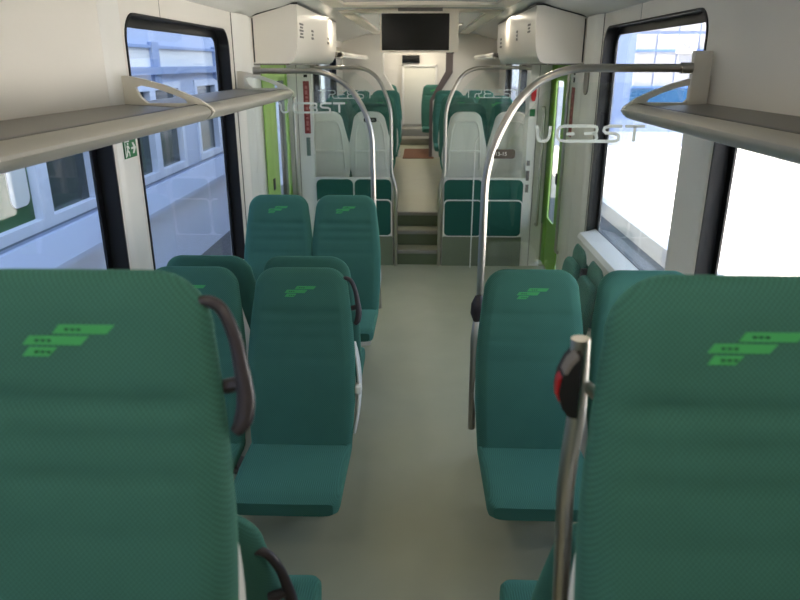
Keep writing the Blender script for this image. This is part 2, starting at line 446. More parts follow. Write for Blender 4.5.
def seat(x, y, z, away, label, group, handle=0, guard=0):
    o = proto if not used else copy_tree(proto)
    used.append((o, handle, guard))
    o.location = (x, y, z); o.rotation_euler = (0, 0, pi if away else 0)
    tag(o, label, 'seat', group); return o
g1 = 'green seats of the raised row nearest the camera'
seat(-.492, .69, ZR, 0, 'largest green seat at left foreground, its emblem near the left edge', g1, handle=1)
seat(.497, .69, ZR, 0, 'largest green seat at right foreground, beside the cut-off steel pole', g1)
seat(-.985, .69, ZR, 0, 'raised foreground green seat outside the left edge, against the left wall', g1)
seat(.985, .69, ZR, 0, 'raised foreground green seat outside the right edge, against the right wall', g1)
g2 = 'green seats facing away behind the raised foreground row'
seat(-.50, 1.36, 0, 1, 'low green seat facing away, just behind the left foreground seat, with a dark handle', g2, handle=-1, guard=-1)
seat(.50, 1.36, 0, 1, 'low green seat facing away, just behind the right foreground seat', g2)
seat(-.985, 1.36, 0, 1, 'low green window seat facing away, hidden behind the left foreground seat', g2)
seat(.985, 1.36, 0, 1, 'low green window seat facing away, hidden behind the right foreground seat', g2)
g3 = 'green seats of the second row facing the camera'
seat(-.495, 2.53, 0, 0, 'green aisle seat left of the aisle in the middle row, full cushion visible', g3, handle=1, guard=1)
seat(-.975, 2.53, 0, 0, 'green seat at the left window half hidden behind the left foreground handle', g3)
seat(.503, 2.53, 0, 0, 'green aisle seat right of the aisle, under the curved steel rail and lettered glass', g3)
seat(.99, 2.53, 0, 0, 'green seat at the right window, half hidden by the right foreground seat', g3)
g4 = 'green seats backing onto the middle row'
seat(-.51, 3.23, 0, 1, 'green seat facing away, its top edge showing behind the left middle aisle seat', g4)
seat(-.97, 3.23, 0, 1, 'green seat facing away, its top edge showing behind the left middle window seat', g4)
g5 = 'pair of green seats before the left glass screen'
seat(-.483, 4.24, 0, 0, 'green aisle seat standing before the left lettered glass screen', g5)
seat(-.94, 4.24, 0, 0, 'green seat between the far left window frame and its twin, before the white door pillar', g5)
# raised far section
far_rows = [(7.36, 1, 'first row beyond the steps, white back shell to the camera'), (8.3, 0, 'second row beyond the steps, facing the camera'), (9.1, 1, 'third row beyond the steps, facing away'), (10.1, 0, 'fourth row beyond the steps, facing the camera'), (10.85, 1, 'fifth row beyond the steps, facing away')]
for y, aw, d in far_rows:
    for x, nm in ((-.515, 'left aisle'), (-.955, 'left window'), (.475, 'right aisle'), (.935, 'right window')):
        seat(x - (.05 if y > 9.5 and x > 0 else 0), y, ZF, aw, '%s seat of the %s' % (nm, d), 'seats on the raised floor beyond the steps')
for y, aw, d in ((12.9, 0, 'nearer row'), (13.72, 1, 'farther row')):
    for x, nm in ((-.66, 'left aisle'), (-1.12, 'left window'), (.25, 'right aisle'), (.72, 'right window')):
        seat(x, y, ZF, aw, 'green %s seat of the %s in the next carriage' % (nm, d), 'seats in the next carriage')
for o, h, g in used:
    if o['group'] in (g2, g4):
        for c in o.children:
            if c.name.startswith('back_shell'): c.scale = (.74, 1, 1)
    if h: add_handle(o, h, -.06 if h < 0 else 0)
    if g: add_guard(o, g)

# ------------------------------------------------------------ flip-up seats on the right wall
def flip_seat(y, label):
    t = empty('flip_up_seat', (W - .02, y, -.23), label=label, cat='folding seat', group='flip-up seats on the right wall')
    def pad(name, x, z0, z1, hw, th, lean, m):
        n = 12; rings = []
        for k in range(n + 1):
            tt = -1 + 2 * k / n; f = math.sqrt(max(0.0, 1 - abs(tt) ** 3.2)); xx = x + th * tt / 2
            sc = .86 + .14 * f
            loop = rr(-hw * sc, hw * sc, (z0 + z1) / 2 - (z1 - z0) / 2 * sc, (z0 + z1) / 2 + (z1 - z0) / 2 * sc, .10 * sc, 6)
            rings.append([(xx - lean * (b - z0), a, b) for a, b in loop])
        return MB().loft(rings).build(name, m, t, smooth=50)
    pad('backrest', -.085, .50, .93, .20, .05, -.10, 'fabric')
    pad('cushion', -.165, .42, .82, .20, .055, -.14, 'fabric')
    pad('shell', -.052, .46, .91, .205, .03, -.10, 'shell')
    MB().box(-.14, 0, -.16, .16, .36, .50, .015).build('wall_mount', 'shell', t)
    MB().box(-.10, -.05, -.245, -.205, .74, .82, .008).build('buckle', 'dark_plastic', t)
flip_seat(5.02, 'green flip-up seat folded against the right wall, the farther one by the door')
flip_seat(4.52, 'green flip-up seat folded against the right wall, the nearer one')

# ------------------------------------------------------------ luggage racks
def rack(s, y0, y1, label, brackets):
    t = empty('luggage_rack', (s * W, (y0 + y1) / 2, 1.8), label=label, cat='luggage rack', group='overhead luggage racks')
    def fn(y_off=0):
        return lambda x, z, d: (s * (x + (.028 * (1.33 - x) / .4 if s > 0 else 0) - W), d - (y0 + y1) / 2, z - 1.8)
    MB().prism([(.985, 1.832), (1.325, 1.848), (1.325, 1.826), (1.25, 1.806), (.985, 1.812)], [], fn(), y0, y1).build('shelf', 'rack_grey', t)
    nose = [(.988, 1.846), (.96, 1.846), (.935, 1.836), (.922, 1.822), (.921, 1.812), (.928, 1.800), (.945, 1.784), (.98, 1.772), (1.04, 1.768), (1.04, 1.780), (1.0, 1.79), (.988, 1.805)]
    MB().prism(nose, [], fn(), y0, y1).build('front_profile', 'rack_nose', t, smooth=35)
    MB().prism([(.986, 1.832), (1.004, 1.832), (1.004, 1.8485), (.986, 1.8475)], [], fn(), y0, y1).build('groove', 'black', t, smooth=0)
    for yb in brackets:
        outer = [(1.325, 1.775), (1.325, 1.968), (1.30, 1.97), (1.22, 1.955), (1.13, 1.93), (1.05, 1.90), (.98, 1.87), (.925, 1.832), (.915, 1.815), (.93, 1.795), (1.0, 1.772), (1.15, 1.765)]
        hole = [(1.03, 1.852), (1.04, 1.868), (1.10, 1.893), (1.17, 1.916), (1.235, 1.928), (1.262, 1.92), (1.245, 1.88), (1.215, 1.852)]
        b = MB().prism(outer, [hole], fn(), yb - .013, yb + .013).build('bracket', 'bracket', t)
    return t
rack(-1, 3.105, 5.13, 'left luggage rack section farther away, ending by the door pillar', (3.12, 5.12))
rack(-1, .98, 3.085, 'left luggage rack section nearest the camera, over the large window', (3.07 - .6 - .6 - .4,))
r_ = rack(1, .98, 3.26, 'right luggage rack ending in a pointed bracket over the window', (3.25, 1.4))
mb = MB().box(-.095, -.014, 1.10, 1.14, .04, .275, .006)
mb.build('end_plate', 'bracket', r_)

# ------------------------------------------------------------ handrails and glass screens
def arch(x_end, x_w, y, z_top, bend, zlow_pts, s):
    """hooped rail: from wall end horizontally, curving down to the aisle side"""
    pts = [(s * x_w, y, z_top)]
    return pts
RAILR = .0185
def glyphs(txt, x, z, w, h, y, th):
    """mono-line lettering strokes -> MB; joined by a common baseline"""
    G = {'U': [[(0, 1), (.1, .95), (.16, .8), (.18, .25), (.3, .03), (.5, 0), (.66, .05), (.76, .25), (.8, 1)], ],
         'G': [[(1, 1), (.35, 1), (.12, .9), (.02, .65), (.02, .3), (.15, .07), (.4, 0), (1, 0)], [(.5, .48), (.9, .48)]],
         'B': [[(0, 1), (.62, 1), (.85, .93), (.88, .78), (.85, .6), (.66, .52), (.25, .52)], [(.66, .52), (.86, .44), (.9, .22), (.84, .05), (.6, 0), (0, 0)]],
         'S': [[(1.0, 1), (.35, 1), (.12, .9), (.08, .7), (.2, .55), (.7, .5), (.86, .38), (.86, .1), (.7, 0), (0, 0)]],
         'T': [[(0, 1), (1.0, 1)], [(.5, 1), (.5, 0)]],
         'R': [[(0, 1), (.7, 1), (.88, .9), (.88, .62), (.7, .5), (.3, .5), (.15, .4), (.12, 0)], [(.55, .5), (.62, .1), (.75, 0), (1, 0)]],
         'E': [[(1, 1), (.3, 1), (.1, .88), (.08, .65), (.3, .5), (.9, .5)], [(.3, .5), (.08, .36), (.08, .12), (.3, 0), (1, 0)]]}
    mb = MB(); n = len(txt); cw = w / n
    for i, ch in enumerate(txt):
        for st in G[ch]:
            P = [Vector((x + cw * (i + .06) + px * cw * .88, y, z + pz * h)) for px, pz in st]
            L = []; Rr = []
            for k, p in enumerate(P):
                d = (P[min(k + 1, len(P) - 1)] - P[max(k - 1, 0)]); d.y = 0; d.normalize()
                nrm = Vector((-d.z, 0, d.x)) * th / 2
                L.append(p + nrm); Rr.append(p - nrm)
            vs = []
            for yy in (-.001, .001):
                vs += [(v.x, v.y + yy, v.z) for v in L] + [(v.x, v.y + yy, v.z) for v in Rr]
            m = len(P); fs = []
            for k in range(m - 1):
                fs += [(k, k + 1, m + k + 1, m + k), (2 * m + k, 3 * m + k, 3 * m + k + 1, 2 * m + k + 1), (k, 2 * m + k, 2 * m + k + 1, k + 1), (m + k, m + k + 1, 3 * m + k + 1, 3 * m + k)]
            fs += [(0, m, 3 * m, 2 * m), (m - 1, 3 * m - 1, 4 * m - 1, 2 * m - 1)]
            mb.add(vs, fs)
    return mb
def joined(txt, x, z, w, h, y, th):
    mb = glyphs(txt, x, z, w, h, y, th); cw = w / len(txt)
    spans = [(1.3, 2.5, 1), (1.4, 3.6, 0)] if txt[0] == 'U' else [(1.9, 3.9, 0)]
    for a, b, t in spans: mb.box(x + cw * a, x + cw * b, y - .0008, y + .0008, z + t * h - th / 2, z + t * h + th / 2)
    return mb
def screen(s, y, xw, pts, glass_poly, txt, tx, label, raillabel, panel):
    t = empty('glass_screen', (s * .75, y, 0), label=label, cat='glass screen', group='glass draught screens')
    off = Vector(t.location)
    def ch(mb, name, m, **k):
        o = mb.build(name, m, t, **k); o.location = -off; return o
    ch(MB().prism(glass_poly, [], lambda a, b, d: (a, d, b), y - .004, y + .004), 'pane', 'screen_glass', smooth=0)
    if txt: tag(ch(joined(txt, *tx), 'lettering', 'etch', smooth=0), 'frosted lettering on the glass')
    if panel: ch(MB().prism(rr(panel[0], panel[1], panel[2], panel[3], .02, 4), [], fXZ, y - .015, y + .015), 'lower_panel', 'white_panel')
    h = empty('handrail', (s * .3, y, 0), label=raillabel, cat='handrail', group='curved steel handrails')
    o = MB().tube(pts, RAILR, 14).build('tube', 'steel', h); o.location = -Vector(h.location)
    e = pts[0]; o = MB().tube([(e[0] + s * .0, e[1], e[2]), (e[0] - s * .05, e[1], e[2])], .024, 14).build('end_fitting', 'steel', h); o.location = -Vector(h.location)
    return t, h
def curve3(ctrl, n=10):
    """smooth path: polyline with quadratic rounding at inner nodes; ctrl items (point, radius)"""
    out = []
    for i, (p, r) in enumerate(ctrl):
        p = Vector(p)
        if r == 0 or i in (0, len(ctrl) - 1): out.append(p); continue
        a = Vector(ctrl[i - 1][0]); b = Vector(ctrl[i + 1][0])
        pa = p + (a - p).normalized() * r; pb = p + (b - p).normalized() * r
        for k in range(n + 1):
            t = k / n; out.append(pa * (1 - t) ** 2 + p * 2 * t * (1 - t) + pb * t * t)
    return out
# right, near (behind the right middle seats)
y = 3.2
pts = curve3([((1.222, y, 2.002), 0), ((.52, y, 2.002), .25), ((.325, y, 1.60), .16), ((.323, y, .86), .05), ((.297, y - .06, .74), .05), ((.297, y - .10, .22), 0)], 10)
gp = [(.355, .62), (1.20, .62), (1.20, 1.94), (.68, 1.94), (.58, 1.90), (.50, 1.80), (.40, 1.62), (.355, 1.5)]
t, h = screen(1, y, 1.2, pts, gp, 'UGBST', (.535, 1.682, .515, .068, y - .006, .014),
              'large glass screen right of the aisle with frosted letters, behind the right middle seats',
              'nearest curved steel handrail right of the aisle, crossing the right window', (.355, 1.20, .0, .60))
def ch(root, mb, name, m, **k):
    o = mb.build(name, m, root, **k); o.location = -Vector(root.location); return o
tag(ch(h, MB().tube([(.315, y - .03, .93), (.312, y - .035, .89), (.309, y - .04, .84), (.309, y - .045, .80)], [.018, .034, .034, .018], 12), 'stop_button', 'dark_plastic'), 'black stop request button on the rail')
ch(h, MB().box(.29, .40, y - .11, y - .02, .40, .43, .005), 'clamp', 'steel')
pl = ch(t, MB().prism(rr(.348, .458, 1.602, 1.644, .012, 4), [], fXZ, y - .012, y - .006), 'number_plate', 'plate'); tag(pl, 'grey seat number plate')
def ch2(mb, name, m, par):
    return mb.build(name, m, par)
def textmesh(body, size, m, loc, rot, parent, name='lettering', ext=.0008):
    cu = bpy.data.curves.new(name, 'FONT'); cu.body = body; cu.size = size; cu.align_x = 'CENTER'; cu.align_y = 'CENTER'; cu.extrude = ext
    o = bpy.data.objects.new(name, cu); COL.objects.link(o)
    dg = bpy.context.evaluated_depsgraph_get(); me = bpy.data.meshes.new_from_object(o.evaluated_get(dg))
    bpy.data.objects.remove(o); n = bpy.data.objects.new(name, me); COL.objects.link(n); me.materials.clear(); me.materials.append(M[m])
    n.parent = parent; n.location = Vector(loc) - Vector(parent.location) if parent else loc; n.rotation_euler = rot
    return n
tt = textmesh('13-15', .024, 'sign_white', (.392, y - .0135, 1.623), (pi / 2, 0, 0), t, 'plate_number')
# left, near (behind the left pair)
y = 4.7
pts = curve3([((-1.105, y, 1.975), 0), ((-.50, y, 1.975), .25), ((-.315, y, 1.62), .14), ((-.310, y, .95), .10), ((-.288, y, .62), .1), ((-.28, y, .30), 0)], 10)
gp = [(-.345, .66), (-1.17, .66), (-1.17, 1.94), (-.66, 1.94), (-.56, 1.90), (-.48, 1.80), (-.37, 1.62), (-.345, 1.5)]
t, h = screen(-1, y, 1.2, pts, gp, 'UGBST', (-.95, 1.708, .46, .060, y - .006, .013),
              'glass screen with frosted letters left of the aisle, behind the farther pair of seats',
              'nearer curved steel handrail left of the aisle, behind the pair of seats', (-1.17, -.345, .0, .64))
ch(h, MB().box(-.40, -.28, y - .012, y + .012, .34, .37, .005), 'clamp', 'steel')
# far partitions with pads
for s, xa, xb, sd in ((-1, -1.06, -.268, 'left'), (1, .248, 1.072, 'right')):
    y = 6.86; i0, i1 = (xa, xb)
    xe = xb if s < 0 else xa; xo = xa if s < 0 else xb
    pts = curve3([((xo, y - .02, 1.985), 0), ((xe - s * -.17, y - .02, 1.985), .2), ((xe + s * .01, y - .02, 1.62), .14), ((xe + s * .01, y - .02, .97), .06), ((xe - s * .035, y - .02, .82), .06), ((xe - s * .03, y - .02, 0), 0)], 10)
    if s < 0: gp = [(xe - .03, .93), (xo, .93), (xo, 1.94), (xe - .36, 1.94), (xe - .25, 1.87), (xe - .10, 1.70), (xe - .03, 1.58)]
    else: gp = [(xe + .03, .93), (xo, .93), (xo, 1.94), (xe + .36, 1.94), (xe + .25, 1.87), (xe + .10, 1.70), (xe + .03, 1.58)]
    tx = (-1.0, 1.700, .56, .072, y - .006, .009) if s < 0 else (.43, 1.708, .56, .072, y - .006, .009)
    t, h = screen(s, y, 0, pts, gp, 'TREEST', tx, 'farther lettered glass screen above the green pads, %s of the steps' % sd,
                  'farther curved steel handrail reaching the floor, %s of the steps' % sd, None)
    p = empty('padded_partition', ((xa + xb) / 2, y, 0), label='low white partition with four green pads, %s of the steps' % sd, cat='partition', group='padded partitions beside the steps')
    ch(p, MB().prism([(xa, 0), (xb, 0), (xb, .925), (xa, .925)], [], fXZ, y - .008, y + .018), 'white_frame', 'white_panel', smooth=0)
    tag(ch(p, MB().box(xa + .002, xb - .002, y - .014, y - .008, 0, .315), 'base_panel', 'base_panel', smooth=0), 'grey-green base panel')
    xm = (xa + xb) / 2
    for q0, q1 in ((xa + .012, xm - .008), (xm + .008, xb - .012)):
        ch(p, MB().prism(rr(q0, q1, .60, .908, .055, 6), [], fXZ, y - .020, y - .008), 'upper_pad', 'pad_fabric')
        fr_ = rr(q0 - .004, q1 + .004, .318, .708, .055, 6)
        # square lower corners
        def low(l, zb): return [(a, zb) if False else (a, b) for a, b in l]
        ch(p, MB().prism(rr(q0 - .004, q1 + .004, .318, .706, .05, 6), [rr(q0 + .006, q1 - .006, .328, .694, .045, 6)], fXZ, y - .030, y - .008), 'pad_edging', 'white_panel')
        ch(p, MB().prism(rr(q0 + .006, q1 - .006, .328, .694, .045, 6), [], fXZ, y - .027, y - .008), 'lower_pad', 'pad_fabric')
    ch(p, MB().box(xe - .006, xe + .006, y - .02, y + .02, .30, 1.0, .003), 'edge_strip', 'steel')
# number plate on the far left shell
pl = MB().prism(rr(-.57, -.44, 1.455, 1.50, .015, 4), [], fXZ, 7.068, 7.10).build('seat_number_plate', 'dark_plastic'); pl.location = (0, 0.0, 0)
tag(pl, 'small dark grey number plate on the white shell left of the steps', 'sign')
pn = textmesh('11-13', .026, 'sign_white', (-.49, 7.067, 1.4775), (pi / 2, 0, 0), None, 'plate_number'); pn.parent = pl
# thin pale rod
rod = MB().tube(curve3([((.545, 6.78, 0.0), 0), ((.552, 6.78, 1.22), 0), ((.556, 6.78, 1.30), .03), ((.585, 6.78, 1.34), 0)], 5), .006, 8).build('thin_rod', 'sign_white')
tag(rod, 'thin pale upright rod standing before the right green pads', 'rod')

# foreground pole right
y = .985
p = empty('grab_pole', (.29, y, 0), label='short steel grab pole with black and red button beside the right foreground seat', cat='pole')
ch(p, MB().tube(curve3([((.300, y + .03, 0), 0), ((.298, y + .03, .9), .0), ((.272, y, 1.36), .06), ((.280, y, 1.48), .04), ((.274, y, 1.612), 0)], 6), .0150, 16), 'tube', 'steel')
ch(p, MB().tube([(.277, y, 1.54), (.33, y - .02, 1.50)], .0095, 12), 'side_arm', 'steel')
prf = [(.272, 1.598), (.262, 1.594), (.252, 1.580), (.243, 1.557), (.240, 1.530), (.246, 1.506), (.258, 1.490), (.272, 1.488)]
b = ch(p, MB().prism(prf, [], fXZ, y - .035, y + .010), 'button_box', 'rubber')
tag(ch2(MB().prism([(.246, 1.562), (.239, 1.552), (.237, 1.532), (.239, 1.520), (.246, 1.512)], [], fXZ, y - .030, y - .006), 'button', 'red', b), 'red push button')
ch2(MB().prism([(.264, 1.598), (.252, 1.584), (.245, 1.566), (.250, 1.566), (.257, 1.580), (.267, 1.593)], [], fXZ, y - .037, y - .008), 'bezel', 'grey_plastic', b)

# ------------------------------------------------------------ steps
st = empty('step_flight', (-.01, 6.86, 0), label='three grey steps climbing from the low aisle to the raised floor', cat='steps')
for i in range(3):
    z1 = ZF / 3 * (i + 1); ya = 6.87 + .245 * i
    rs = ch(st, MB().box(-.262, .242, ya + .012, 7.42, z1 - ZF / 3, z1 - .006), 'step', 'step_green', smooth=0)
    o = ch(st, MB().box(-.262, .242, ya, ya + .05, z1 - .034, z1 + .001, .004), 'nosing', 'nosing')
    o = ch(st, MB().box(-.262, .242, ya + .05, ya + .25 if i < 2 else 7.425, z1 - .006, z1), 'tread', 'floor_base', smooth=0)
for s, x in ((-1, -.265), (1, .245)):
    tn += 1; struct(MB().box(x - .004, x + .004, 6.85, 7.36, 0, ZF + .01), 'trim_%d' % tn, 'nosing', smooth=0)
m_ = MB().box(-.30, .24, 11.85, 13.2, ZF, ZF + .014, .004).build('floor_mat', 'mat_brown'); tag(m_, 'brown floor mat across the far aisle in the gangway', 'mat')

# ------------------------------------------------------------ overhead cabinets
def cabinet(s, y0, y1, label, marks):
    dx = .035 if s > 0 else 0
    t = empty('overhead_cabinet', (s * W, y0, 2.02), label=label, cat='cabinet', group='white overhead cabinets above the doors')
    prof = [(1.328, 2.022), (1.03, 2.022), (1.0, 2.035), (.975, 2.08), (.958, 2.15), (.951, 2.25), (.95, 2.455), (1.02, 2.45), (1.14, 2.415), (1.28, 2.372), (1.328, 2.355)]
    ch(t, MB().prism(prof, [], lambda x, z, d: (s * (x - dx * (1.33 - x) / .38), d, z), y0, y1), 'body', 'cabinet', smooth=40)
    door = [(x - .004 if x < 1.1 else x - .3 * 0, z) for x, z in prof]
    ch(t, MB().prism([(1.308, 2.03), (1.298, 2.03), (1.298, 2.355), (1.308, 2.355)], [], lambda x, z, d: (s * x, d, z), y0 - .003, y0), 'seam', 'black', smooth=0)
    ch(t, MB().prism([(.944, 2.452), (.944, 2.464), (1.0, 2.464), (1.16, 2.422), (1.325, 2.372), (1.325, 2.362), (1.14, 2.412), (1.0, 2.452)], [], lambda x, z, d: (s * (x - dx * (1.33 - x) / .38), d, z), y0 - .004, y1), 'top_gasket', 'black', smooth=0)
    ch(t, MB().prism([(1.03, 2.0215), (1.325, 2.0215), (1.325, 2.010), (1.03, 2.010)], [], lambda x, z, d: (s * x, d, z), y0 + .01, y1 - .02), 'underside', 'rack_grey', smooth=0)
    for (ya, z, w, h, n) in marks:
        mb = MB()
        for k in range(n):
            zz = z - h / 2 + h * (k + .5) / n
            wd = w * (1 if k % 2 == 0 else .7)
            mb.box(*sorted((s * (.9475 - dx), s * (.952 - dx))), ya - wd / 2, ya + wd / 2, zz - h / n * .28, zz + h / n * .28)
        ch(t, mb, 'pictogram', 'ink', smooth=0)
    return t
cabinet(-1, 5.6, 8.1, 'white overhead cabinet above the left door, right of the left window', [(5.78, 2.27, .16, .12, 5), (6.35, 2.26, .10, .09, 3), (7.4, 2.24, .12, .08, 2)])
cabinet(1, 5.75, 8.6, 'white overhead cabinet above the right door, left of the right window', [(6.1, 2.30, .14, .08, 3), (6.85, 2.27, .08, .10, 3), (8.2, 2.24, .16, .12, 3)])

# ------------------------------------------------------------ doors
dn = 0
for s, ya, yb, g0, g1 in ((-1, 5.905, 6.865, 6.24, 6.72), (1, 6.275, 7.115, 6.34, 6.70)):
    dn += 1
    d = empty('door_%d' % dn, (s * W, ya, 0.05), kind='structure')
    f = fYZ(s)
    gh = rr(g0, g1, .55, 1.88, .05, 5)
    ch(d, MB().prism([(ya - .12, .06), (yb - .03, .06), (yb - .03, 2.02), (ya - .12, 2.02)], [gh], f, -.036, -.026), 'door_leaf', 'door_green' if s > 0 else 'door_green_lit')
    ch(d, MB().prism(gh, [rr(g0 + .008, g1 - .008, .558, 1.872, .045, 5)], f, -.038, -.024), 'window_gasket', 'door_green_lit')
    ch(d, MB().prism(rr(g0, g1, .55, 1.88, .05, 5), [], f, -.033, -.029), 'door_pane', 'window_glass')
    ch(d, MB().box(*sorted((s * (W - .040), s * (W - .026))), g1 + .02, yb - .03, .06, 2.02, .003), 'door_stile', 'door_green')
    ch(d, MB().box(*sorted((s * (W + .06), s * (W - .034))), yb - .03, yb, .06, 2.02), 'door_seal', 'rubber', smooth=0)
    ch(d, MB().box(*sorted((s * (W + .06), s * (W + .004))), ya, ya + .012, .06, 2.02), 'door_seal', 'rubber', smooth=0)
    ch(d, MB().box(*sorted((s * (W - .044), s * (W - .036))), ya + .05, ya + .12, .95, 1.05, .002), 'push_button', 'dark_plastic')
# left door leaf paler than its stile: backlight put into its colour
# facing panels between door and partition
for s, xa, xb, y, nm in ((-1, -1.33, -1.06, 6.875, 'left'), (1, 1.072, 1.272, 6.872, 'right')):
    tn += 1
    struct(MB().box(xa, xb, y, y + .24 * (s > 0) + .1 * (s < 0), 0, 2.47), 'trim_%d' % tn, 'white_panel', smooth=0)
    tn += 1
    struct(MB().box((xa + xb) / 2 - .012 - .003, (xa + xb) / 2 - .012 + .003, y - .002, y, 0, 2.02), 'trim_%d' % tn, 'grey_plastic', smooth=0)
# warning strips
def strip(s, x0, x1, y, z0, z1, label):
    t = empty('warning_strip', ((x0 + x1) / 2, y, z0), label=label, cat='sign')
    ch(t, MB().box(x0, x1, y - .003, y, z0, z1), 'plate', 'red_sign', smooth=0)
    mb = MB()
    z = z0 + .03; k = 0
    while z < z1 - .04:
        ln = (.03, .05, .022, .04)[k % 4]; mb.box(x0 + (x1 - x0) * .3, x0 + (x1 - x0) * .7, y - .0042, y - .003, z, z + ln); z += ln + .014; k += 1
    ch(t, mb, 'print', 'red_print', smooth=0)
    return t
strip(-1, -1.145, -1.085, 6.872, 1.36, 1.86, 'tall narrow dark red notice strip on the white panel left of the partition')
o = MB().box(-1.135, -1.095, 6.869, 6.8749, 1.14, 1.32).build('notice_plate', 'notice'); tag(o, 'small grey-green notice plate below the left red strip', 'sign')
o = MB().box(-1.135, -1.10, 6.869, 6.872, 1.895, 1.92).box(-1.135, -1.10, 6.869, 6.872, 1.93, 1.955).build('switch_pair', 'rubber'); tag(o, 'two small black squares above the left red strip', 'switch')
# right side: strip, switches and oval button on the door pillars
t = empty('warning_strip', (W - .016, 5.85, 1.4), label='tall narrow dark red notice strip on the right door pillar', cat='sign')
ch(t, MB().box(W - .0185, W - .0145, 5.98, 6.10, 1.42, 1.83), 'plate', 'red_sign', smooth=0)
mb = MB()
for k in range(7): mb.box(W - .0195, W - .0185, 6.02, 6.06, 1.45 + k * .05, 1.45 + k * .05 + (.03 if k % 2 else .02))
ch(t, mb, 'print', 'red_print', smooth=0)
o = MB().box(W - .019, W - .0145, 6.01, 6.06, 1.87, 1.91).box(W - .019, W - .0145, 6.01, 6.06, 1.93, 1.97).build('switch_pair', 'rubber'); tag(o, 'two small black squares above the right red strip', 'switch')
o = MB().prism(rr(5.42, 5.56, 1.79, 2.01, .069, 8), [], lambda a, b, d: (W - d, a, b), .033, .045).build('door_control', 'grey_plastic'); tag(o, 'grey oval door control on the white pillar beside the right window', 'control')
# vertical grab bars
def bar(x, y, z0, z1, off, label, r=.014):
    t = empty('grab_bar', (x, y, z0), label=label, cat='grab bar', group='vertical grab bars by the doors')
    pts = curve3([((x, y + off, z1), 0), ((x, y, z1), .03), ((x, y, z0), .03), ((x, y + off, z0), 0)], 5)
    ch(t, MB().tube(pts, r, 10), 'tube', 'steel'); return t
bar(1.215, 6.80, .45, 1.62, .07, 'steel grab bar on the white panel between the right green pads and the door')
bar(-1.235, 6.81, .5, 1.70, .07, 'steel grab bar on the white panel beside the left green door')
t = empty('grab_bar', (1.27, 6.12, 0), label='long steel bar standing along the right green door', cat='grab bar', group='vertical grab bars by the doors')
ch(t, MB().tube(curve3([((W, 6.12, 1.98), 0), ((1.285, 6.12, 1.98), .03), ((1.285, 6.12, .35), .03), ((W, 6.12, .35), 0)], 5), .014, 10), 'tube', 'steel')
# emergency red item and label, right
t = empty('emergency_handle', (1.10, 6.86, 1.75), label='red emergency handle on the panel beside the right far screen', cat='emergency handle')
ch(t, MB().prism([(1.085, 1.80), (1.085, 1.70), (1.10, 1.675), (1.12, 1.68), (1.13, 1.73), (1.13, 1.80)], [], fXZ, 6.82, 6.872), 'grip', 'red')
o = MB().box(1.085, 1.135, 6.864, 6.8725, 1.53, 1.60).build('safety_label', 'exit_green'); tag(o, 'small dark green label below the red handle', 'sign')
o = MB().box(1.085, 1.115, 6.860, 6.8718, 1.05, 1.10).box(1.085, 1.115, 6.860, 6.8718, .90, 1.0).box(1.085, 1.115, 6.860, 6.8718, .78, .86).build('socket_plate', 'grey_plastic'); tag(o, 'small grey sockets on the white panel right of the pads', 'socket')

# exit sign on the left pillar
ex = empty('exit_sign', (-1.316, 3.10, 1.65), label='small green emergency exit sign with running figure and arrow on the left pillar', cat='sign')
def fs_(a, b, d): return (-1.3175 + d, a, b)
ch(ex, MB().prism([(3.03, 1.612), (3.165, 1.612), (3.165, 1.694), (3.03, 1.694)], [], fs_, 0, .003), 'plate', 'exit_green', smooth=0)
mb = MB(); e0, e1 = .003, .0042
def pg(pts): mb.prism([(3.03 + a * .135, 1.612 + b * .082) for a, b in pts], [], fs_, e0, e1)
pg([(.56, .44), (.56, .56), (.76, .56), (.66, .80), (.78, .80), (.95, .50), (.78, .20), (.66, .20), (.76, .44)])
pg([(.06, .06), (.06, .94), (.12, .94), (.12, .06)]); pg([(.12, .88), (.12, .94), (.44, .94), (.44, .88)])
pg([(.28, .72), (.28, .84), (.36, .84), (.36, .72)])
pg([(.20, .62), (.24, .70), (.36, .68), (.44, .52), (.40, .48), (.34, .58), (.32, .44), (.42, .30), (.42, .08), (.36, .08), (.35, .26), (.26, .34), (.20, .10), (.14, .12), (.22, .46), (.26, .60), (.22, .58)])
ch(ex, mb, 'pictogram', 'sign_white', smooth=0)

# ------------------------------------------------------------ hanging display
t = empty('hanging_display', (-.01, 6.5, 2.46), label='wide black display screen in a cream frame hanging above the aisle', cat='display')
ch(t, MB().prism(rr(-.362, .345, 2.118, 2.462, .006, 3), [], fXZ, 6.5, 6.60), 'housing', 'ceiling_strip')
ch(t, MB().box(-.346, .262, 6.497, 6.501, 2.135, 2.444), 'screen', 'screen_black', smooth=0)
ch(t, MB().box(-.2, .2, 6.52, 6.58, 2.46, 2.508), 'mount', 'grey_plastic', smooth=0)
ch(t, MB().tube([(.30, 6.55, 2.118), (.30, 6.55, 2.108)], .012, 10), 'sensor', 'rubber')

